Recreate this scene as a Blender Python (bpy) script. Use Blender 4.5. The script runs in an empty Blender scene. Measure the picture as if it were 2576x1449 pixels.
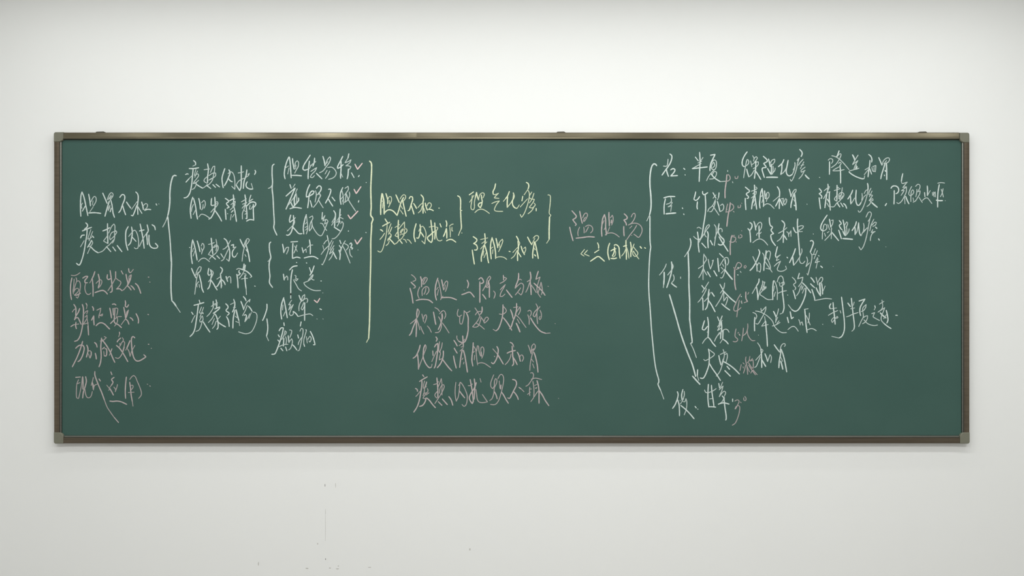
import bpy, math, random
from mathutils import Vector
scene = bpy.context.scene
D = 4.2            # camera distance from the wall (m)
ZC = 1.628         # camera height (m)
SURF = -0.018      # writing surface stands this far off the wall (wall at y = 0)
S = 576.0          # photo pixels per metre on the writing surface
# ---------------------------------------------------------------- camera
cam_d = bpy.data.cameras.new('camera'); cam = bpy.data.objects.new('camera', cam_d)
scene.collection.objects.link(cam); scene.camera = cam
cam.location = (0, -D, ZC); cam.rotation_euler = (math.pi/2, 0, 0)
cam_d.sensor_width = 36.0; cam_d.sensor_fit = 'HORIZONTAL'
cam_d.lens = S*(D+SURF)/2576*36.0
cam_d.clip_start = 0.05; cam_d.clip_end = 60
# ---------------------------------------------------------------- world, exposure
w = bpy.data.worlds.new('room_fill'); scene.world = w; w.use_nodes = True  # even fill light added from the open back of the room
bg = w.node_tree.nodes['Background']
bg.inputs['Color'].default_value = (1.0, 0.99, 1.0, 1); bg.inputs['Strength'].default_value = 0.58
vs = scene.view_settings
vs.view_transform = 'Standard'; vs.look = 'None'; vs.gamma = 1.0; vs.exposure = 0.02
vs.use_curve_mapping = False
LAMP_POWER = 3.5          # ceiling downlights above the board, W each
PANEL_POWER = 18.0        # big ceiling panels further back in the room, W each
def area(name, loc, sx, sy, power, col=(0.995, 1.0, 0.99), rot=(0, 0, 0)):
    l = bpy.data.lights.new(name, 'AREA'); l.shape = 'RECTANGLE'; l.size = sx; l.size_y = sy
    l.energy = power; l.color = col
    o = bpy.data.objects.new(name, l); scene.collection.objects.link(o)
    o.location = loc; o.rotation_euler = rot
    return o
CEIL = 3.03
LAMPS = [-2.22, -1.60, -1.05, -0.44, 0.03, 0.51, 1.10, 1.55, 2.08, 2.5]
LAMP_Y = -1.30
for i, X in enumerate(LAMPS):
    area('downlight_glow', (X, LAMP_Y, CEIL-0.035), 0.20, 0.10, LAMP_POWER*(1.25 if 2 <= i <= 6 else 0.8))
for X in (-1.9, 0.0, 1.9):
    area('panel_glow', (X, -3.0, CEIL-0.045), 1.2, 0.6, PANEL_POWER)

area('cove_glow', (0, -0.50, CEIL-0.035), 4.6, 0.04, 9.0)

# ---------------------------------------------------------------- helpers
def px(x, y, depth=SURF):
    """point whose image is the photo pixel (x, y), at the given y-depth in metres"""
    k = (D+depth)/(D+SURF)/S
    return ((x-1288)*k, depth, ZC+(724.5-y)*k)
def link(name, verts, faces, mat, parent=None, smooth=False):
    me = bpy.data.meshes.new(name); me.from_pydata(verts, [], faces); me.update()
    if isinstance(mat, (list, tuple)):
        for m in mat: me.materials.append(m)
    elif mat: me.materials.append(mat)
    if smooth:
        for p in me.polygons: p.use_smooth = True
    o = bpy.data.objects.new(name, me); scene.collection.objects.link(o)
    if parent: o.parent = parent
    return o
def box(name, x0, x1, y0, y1, z0, z1, mat, parent=None):
    v = [(x, y, z) for x in (x0, x1) for y in (y0, y1) for z in (z0, z1)]
    f = [(0,1,3,2),(4,6,7,5),(0,4,5,1),(2,3,7,6),(0,2,6,4),(1,5,7,3)]
    return link(name, v, f, mat, parent)
def srgb(r, g, b):
    f = lambda c: (c/255/12.92) if c/255 <= 0.04045 else ((c/255+0.055)/1.055)**2.4
    return (f(r), f(g), f(b), 1)
def mat_new(name):
    m = bpy.data.materials.new(name); m.use_nodes = True
    nt = m.node_tree; b = nt.nodes['Principled BSDF']
    return m, nt, b
def noise(nt, scale, detail=2, stretch=None, rough=0.5):
    tc = nt.nodes.new('ShaderNodeTexCoord'); mp = nt.nodes.new('ShaderNodeMapping')
    nt.links.new(tc.outputs['Object'], mp.inputs['Vector'])
    if stretch: mp.inputs['Scale'].default_value = stretch
    n = nt.nodes.new('ShaderNodeTexNoise'); n.inputs['Scale'].default_value = scale
    n.inputs['Detail'].default_value = detail; n.inputs['Roughness'].default_value = rough
    nt.links.new(mp.outputs['Vector'], n.inputs['Vector'])
    return n
def ramp(nt, src, stops):
    r = nt.nodes.new('ShaderNodeValToRGB'); nt.links.new(src, r.inputs['Fac'])
    e = r.color_ramp.elements
    while len(e) < len(stops): e.new(0.5)
    for k, (p, c) in enumerate(stops): e[k].position = p; e[k].color = c
    return r
def bump(nt, b, src, strength, dist):
    n = nt.nodes.new('ShaderNodeBump'); n.inputs['Strength'].default_value = strength
    n.inputs['Distance'].default_value = dist
    nt.links.new(src, n.inputs['Height']); nt.links.new(n.outputs['Normal'], b.inputs['Normal'])
def mat_plain(name, col, rough=0.6, var=0.03, scale=6, bscale=300, bstr=0.15, bdist=0.0004, metal=0.0, spec=0.5):
    m, nt, b = mat_new(name)
    n = noise(nt, scale, 4)
    lo = tuple(c*(1-var) for c in col[:3])+(1,); hi = tuple(min(1, c*(1+var)) for c in col[:3])+(1,)
    r = ramp(nt, n.outputs['Fac'], [(0.3, lo), (0.7, hi)])
    nt.links.new(r.outputs['Color'], b.inputs['Base Color'])
    b.inputs['Roughness'].default_value = rough; b.inputs['Metallic'].default_value = metal
    b.inputs['Specular IOR Level'].default_value = spec
    bump(nt, b, noise(nt, bscale, 2).outputs['Fac'], bstr, bdist)
    return m
M_WALL = mat_plain('white_emulsion_paint', (0.86, 0.87, 0.855, 1), 0.75, 0.006, 1.2, 260, 0.12, 0.0005, spec=0.3)
M_CEIL = mat_plain('matt_ceiling_paint', (0.80, 0.80, 0.79, 1), 0.9, 0.01)
M_FLOOR = mat_plain('tan_floor_tiles', (0.30, 0.28, 0.25, 1), 0.45, 0.1, 3)
M_CORNER = mat_plain('grey_green_plastic', srgb(116, 116, 101), 0.5, 0.03, 40, spec=0.4)
M_STEEL = mat_plain('dark_steel_clip', srgb(80, 78, 66), 0.45, 0.05, 40)
M_SCUFF = mat_plain('grey_scuff', srgb(150, 150, 146), 0.8, 0.05, 400)
M_SCUFF2 = mat_plain('faint_scuff', srgb(196, 195, 190), 0.8, 0.04, 400)
M_LAMPCASE = mat_plain('white_lamp_housing', (0.8, 0.8, 0.8, 1), 0.4)
def mat_metal(name, col, rough, wave):
    m, nt, b = mat_new(name)
    n = noise(nt, 4.0, 3, (1, 30, 30))
    c2 = tuple(c*0.8 for c in col[:3])+(1,)
    r = ramp(nt, n.outputs['Fac'], [(0.3, c2), (0.7, col)])
    nt.links.new(r.outputs['Color'], b.inputs['Base Color'])
    b.inputs['Metallic'].default_value = 1.0; b.inputs['Roughness'].default_value = rough
    bump(nt, b, noise(nt, 1.7, 2, (1, 0.2, 0.2)).outputs['Fac'], wave, 0.02)
    return m
M_RAIL = mat_metal('champagne_anodised_aluminium', srgb(144, 137, 116), 0.16, 0.5)
M_RAIL2 = mat_metal('floor_tinted_aluminium', srgb(114, 104, 90), 0.32, 0.2)  # brown reflection of the floor mixed into the metal colour
M_LIP = mat_metal('bright_aluminium_lip', srgb(128, 128, 120), 0.35, 0.1)
M_GAP = mat_plain('painted_groove_shade', srgb(46, 46, 38), 0.6, 0.05, 50)  # shade in the frame gaps, painted as a dark colour
# enamel of the writing surface with wiped chalk haze
m, nt, b = mat_new('green_enamel_steel'); M_BOARD = m
G = (0.048, 0.104, 0.087, 1)
n1 = noise(nt, 2.2, 4, (1, 1, 1.6)); n2 = noise(nt, 420, 2)
ml = nt.nodes.new('ShaderNodeMath'); ml.operation = 'MULTIPLY_ADD'
nt.links.new(n2.outputs['Fac'], ml.inputs[0]); ml.inputs[1].default_value = 0.30
nt.links.new(n1.outputs['Fac'], ml.inputs[2])
r = ramp(nt, ml.outputs[0], [(0.40, (0.043, 0.098, 0.082, 1)), (0.92, (0.052, 0.110, 0.092, 1))])
nt.links.new(r.outputs['Color'], b.inputs['Base Color'])
b.inputs['Roughness'].default_value = 0.55; b.inputs['Specular IOR Level'].default_value = 0.2
bump(nt, b, noise(nt, 700, 2).outputs['Fac'], 0.25, 0.0003)
def mat_chalk(name, col, cover):
    m, nt, b = mat_new(name)
    n = noise(nt, 330, 3, None, 0.7)
    lo = tuple(G[i]*(1-cover*0.72)+col[i]*cover*0.72 for i in range(3))+(1,)
    hi = tuple(G[i]*(1-cover)+col[i]*cover for i in range(3))+(1,)
    r = ramp(nt, n.outputs['Fac'], [(0.34, lo), (0.58, hi)])
    nt.links.new(r.outputs['Color'], b.inputs['Base Color'])
    b.inputs['Roughness'].default_value = 0.95; b.inputs['Specular IOR Level'].default_value = 0.1
    return m
CH = {'W': ((0.63, 0.72, 0.685), 0.8), 'Y': ((0.74, 0.80, 0.56), 0.8), 'P': ((0.50, 0.435, 0.43), 0.82), 'R': ((0.78, 0.60, 0.59), 0.85)}
CHALK = {k: [mat_chalk('chalk_%s_%s' % ({'W':'white','Y':'yellow','P':'dusty_pink','R':'pink'}[k], t), c, cv)
             for t, cv in (('firm', 1.0), ('light', l))] for k, (c, l) in CH.items()}

# ---------------------------------------------------------------- the room
def structure(o): o['kind'] = 'structure'; return o
wall = structure(box('wall_front', -3.6, 3.6, 0.0, 0.12, 0.0, CEIL, M_WALL))
structure(box('floor', -3.6, 3.6, -5.6, 0.0, -0.1, 0.0, M_FLOOR))
structure(box('ceiling', -3.6, 3.6, -5.6, 0.0, CEIL, CEIL+0.1, M_CEIL))
structure(box('wall_left', -3.72, -3.6, -5.6, 0.12, 0.0, CEIL, M_WALL))
structure(box('wall_right', 3.6, 3.72, -5.6, 0.12, 0.0, CEIL, M_WALL))

def flat_patch(name, cx, cy, rx, ry, mat, parent, seed, n=10, depth=-0.0004):
    rnd = random.Random(seed); vs = []
    for i in range(n):
        a = 2*math.pi*i/n; q = rnd.uniform(0.7, 1.2)
        vs.append(px(cx+rx*q*math.cos(a), cy+ry*q*math.sin(a), depth))
    return link(name, vs, [tuple(range(n))[::-1]], mat, parent)
for k, (cx, cy, rx, ry, s) in enumerate([(817.5, 1221, 0.9, 4, 0), (818.5, 1287, 0.45, 8, 1), (818.5, 1330, 0.3, 45, 1),
        (819, 1406.5, 1.3, 2.4, 0), (844, 1222, 0.7, 7, 1), (650, 1418, 1.2, 4.5, 1), (799, 1368, 1.4, 2, 1), (830, 1429, 3, 1.5, 1),
        (851, 1424, 1.2, 2, 1), (849, 1431, 4, 1.5, 1), (930, 1427, 4, 1, 1), (1182, 1382, 1.8, 3, 1), (772, 1430, 4, 1.6, 1)]):
    flat_patch('scuff_mark', cx, cy, rx, ry, (M_SCUFF, M_SCUFF2)[s], wall, k)

# ---------------------------------------------------------------- the blackboard
board = bpy.data.objects.new('blackboard', None); scene.collection.objects.link(board)
board['label'] = 'wide green chalkboard covered in handwriting, bronze metal frame, hung on white wall'
board['category'] = 'blackboard'
def to_board(o): o.parent = board; return o
x0, x1, y0, y1 = 150, 2426, 346, 1100
a = px(x0, y1, SURF); c = px(x1, y0, SURF)
box('writing_surface', a[0], c[0], SURF, -0.004, a[2], c[2], M_BOARD, board)

FR = -0.030    # frame front
def extrude_rail(name, prof, axis, s0, s1, outer, sgn, mats, twist=0.0):
    """prof: list of (t, depth, material) - t = px from the outer edge inwards, depth in metres (y)."""
    ends = []
    for s in (s0, s1):
        ring = []
        for (t, d, _) in prof:
            e = outer+sgn*t
            p = px(s, e, SURF) if axis == 'x' else px(e, s, SURF)
            ring.append((p[0], d-twist*t, p[2]))
        ends.append(ring)
    # straight extrusion: keep the section constant, correct perspective scale at the front plane
    n = len(prof); vs = ends[0]+ends[1]
    k = (D+FR)/(D+SURF)
    vs = [(x*k, y, ZC+(z-ZC)*k) for x, y, z in vs]
    fs = []; mi = []
    for i in range(n):
        j = (i+1) % n
        f = (i, j, n+j, n+i); fs.append(f); mi.append(prof[i][2])
    fs.append(tuple(range(n))[::-1]); mi.append(0); fs.append(tuple(range(n, 2*n))); mi.append(0)
    o = link(name, vs, fs, mats, board)
    for p, q in zip(o.data.polygons, mi): p.material_index = q
    import bmesh
    bm = bmesh.new(); bm.from_mesh(o.data); bmesh.ops.recalc_face_normals(bm, faces=bm.faces[:]); bm.to_mesh(o.data); bm.free()
    return o
MT = [M_RAIL, M_RAIL2, M_LIP, M_GAP]
# top rail: a bevelled face turned slightly up, a ridge, then an undercut with its shadow painted dark
top = [(0, 0, 0), (0, -0.0235, 1), (1.4, -0.0252, 0), (11.6, -0.0272, 0), (12.2, -0.0271, 0), (12.8, -0.0272, 0), (15.9, -0.0277, 3), (17.3, -0.0250, 3), (18.6, SURF-0.0004, 3), (18.6, -0.010, 3), (18, 0, 0)]
for s0, s1, tw in ((157, 438, 0.0), (438, 1047, 2e-5), (1047, 1959, -2e-5), (1959, 2414, 1e-5)):
    extrude_rail('frame_rail', top, 'x', s0, s1, 332.8, 1, MT, tw)
bot = [(0, 0, 1), (0, -0.0270, 1), (1.4, -0.0282, 1), (10.2, -0.0282, 3), (10.8, -0.0272, 1), (14.2, -0.0274, 3), (15.0, -0.0255, 3), (16.2, -0.0235, 2), (18.6, -0.0225, 2), (19.1, SURF-0.0004, 3), (19.1, -0.010, 3), (18, 0, 0)]
for s0, s1, tw in ((157, 1517, 0.0), (1517, 2415, 4e-5)):
    extrude_rail('frame_rail', bot, 'x', s0, s1, 1115.4, -1, MT, tw)
side = [(0, 0, 1), (0, -0.0262, 1), (1.8, -0.0280, 1), (7.5, -0.0283, 1), (13.4, -0.0276, 3), (14.0, -0.0258, 3), (14.8, -0.0240, 2), (17.6, -0.0228, 2), (18.2, SURF-0.0004, 3), (18.2, -0.010, 3), (18, 0, 0)]
extrude_rail('frame_rail', side, 'y', 354, 1091, 135.2, 1, MT)
extrude_rail('frame_rail', side, 'y', 356, 1092, 2439.5, -1, MT)

def corner(cx, cy, sx, sy, w_, h_):
    """moulded corner cap with a rounded outer corner and a chamfered inner one"""
    pts = []; R = 5.0
    for k in range(7):
        q = math.pi/2*k/6
        pts.append((R-R*math.cos(q), R-R*math.sin(q)))
    pts += [(w_, 0), (w_, h_-9), (w_-2, h_-4), (w_-7, h_-0.5), (w_-9, h_), (0, h_)]
    P = lambda p, d, inset=0.0: px(cx+sx*(p[0]), cy+sy*(p[1]), d)
    mx = w_/2; my = h_/2
    k = (D-0.031)/(D+SURF)
    ring0 = []; ring1 = []; ring2 = []
    for p in pts:
        q = px(cx+sx*p[0], cy+sy*p[1], SURF); X, Z = q[0]*k, ZC+(q[2]-ZC)*k
        p2 = (mx+(p[0]-mx)*0.90, my+(p[1]-my)*0.90); q2 = px(cx+sx*p2[0], cy+sy*p2[1], SURF)
        ring0.append((X, 0, Z)); ring1.append((X, -0.0285, Z)); ring2.append((q2[0]*k, -0.0312, ZC+(q2[2]-ZC)*k))
    n = len(pts); vs = ring0+ring1+ring2; fs = []
    for i in range(n):
        j = (i+1) % n
        fs += [(i, j, n+j, n+i), (n+i, n+j, 2*n+j, 2*n+i)]
    fs.append(tuple(range(2*n, 3*n))); fs.append(tuple(range(n)))
    o = link('frame_corner', vs, fs, M_CORNER, board)
    import bmesh
    bm = bmesh.new(); bm.from_mesh(o.data); bmesh.ops.recalc_face_normals(bm, faces=bm.faces[:]); bm.to_mesh(o.data); bm.free()
corner(134.8, 332.2, 1, 1, 23.8, 24.5)
corner(2439.2, 333.4, -1, 1, 23.8, 25)
corner(134.8, 1116.2, 1, -1, 23.8, 28)
corner(2440.0, 1116.2, -1, -1, 24.2, 28)
for cx, wd in ((252.5, 24), (1411.5, 23), (2322, 22)):
    o_ = []
    for d in (-0.002, -0.0215):
        for q in ((cx-wd/2, 333.5), (cx-wd/2+2, 331.2), (cx+wd/2-4, 330.6), (cx+wd/2, 333.5)):
            o_.append(px(q[0], q[1], -0.0215)[0:1]+(d,)+px(q[0], q[1], -0.0215)[2:3])
    link('hanging_bracket', o_, [(0,1,2,3), (7,6,5,4), (0,4,5,1), (1,5,6,2), (2,6,7,3), (3,7,4,0)], M_STEEL, board)

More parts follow.
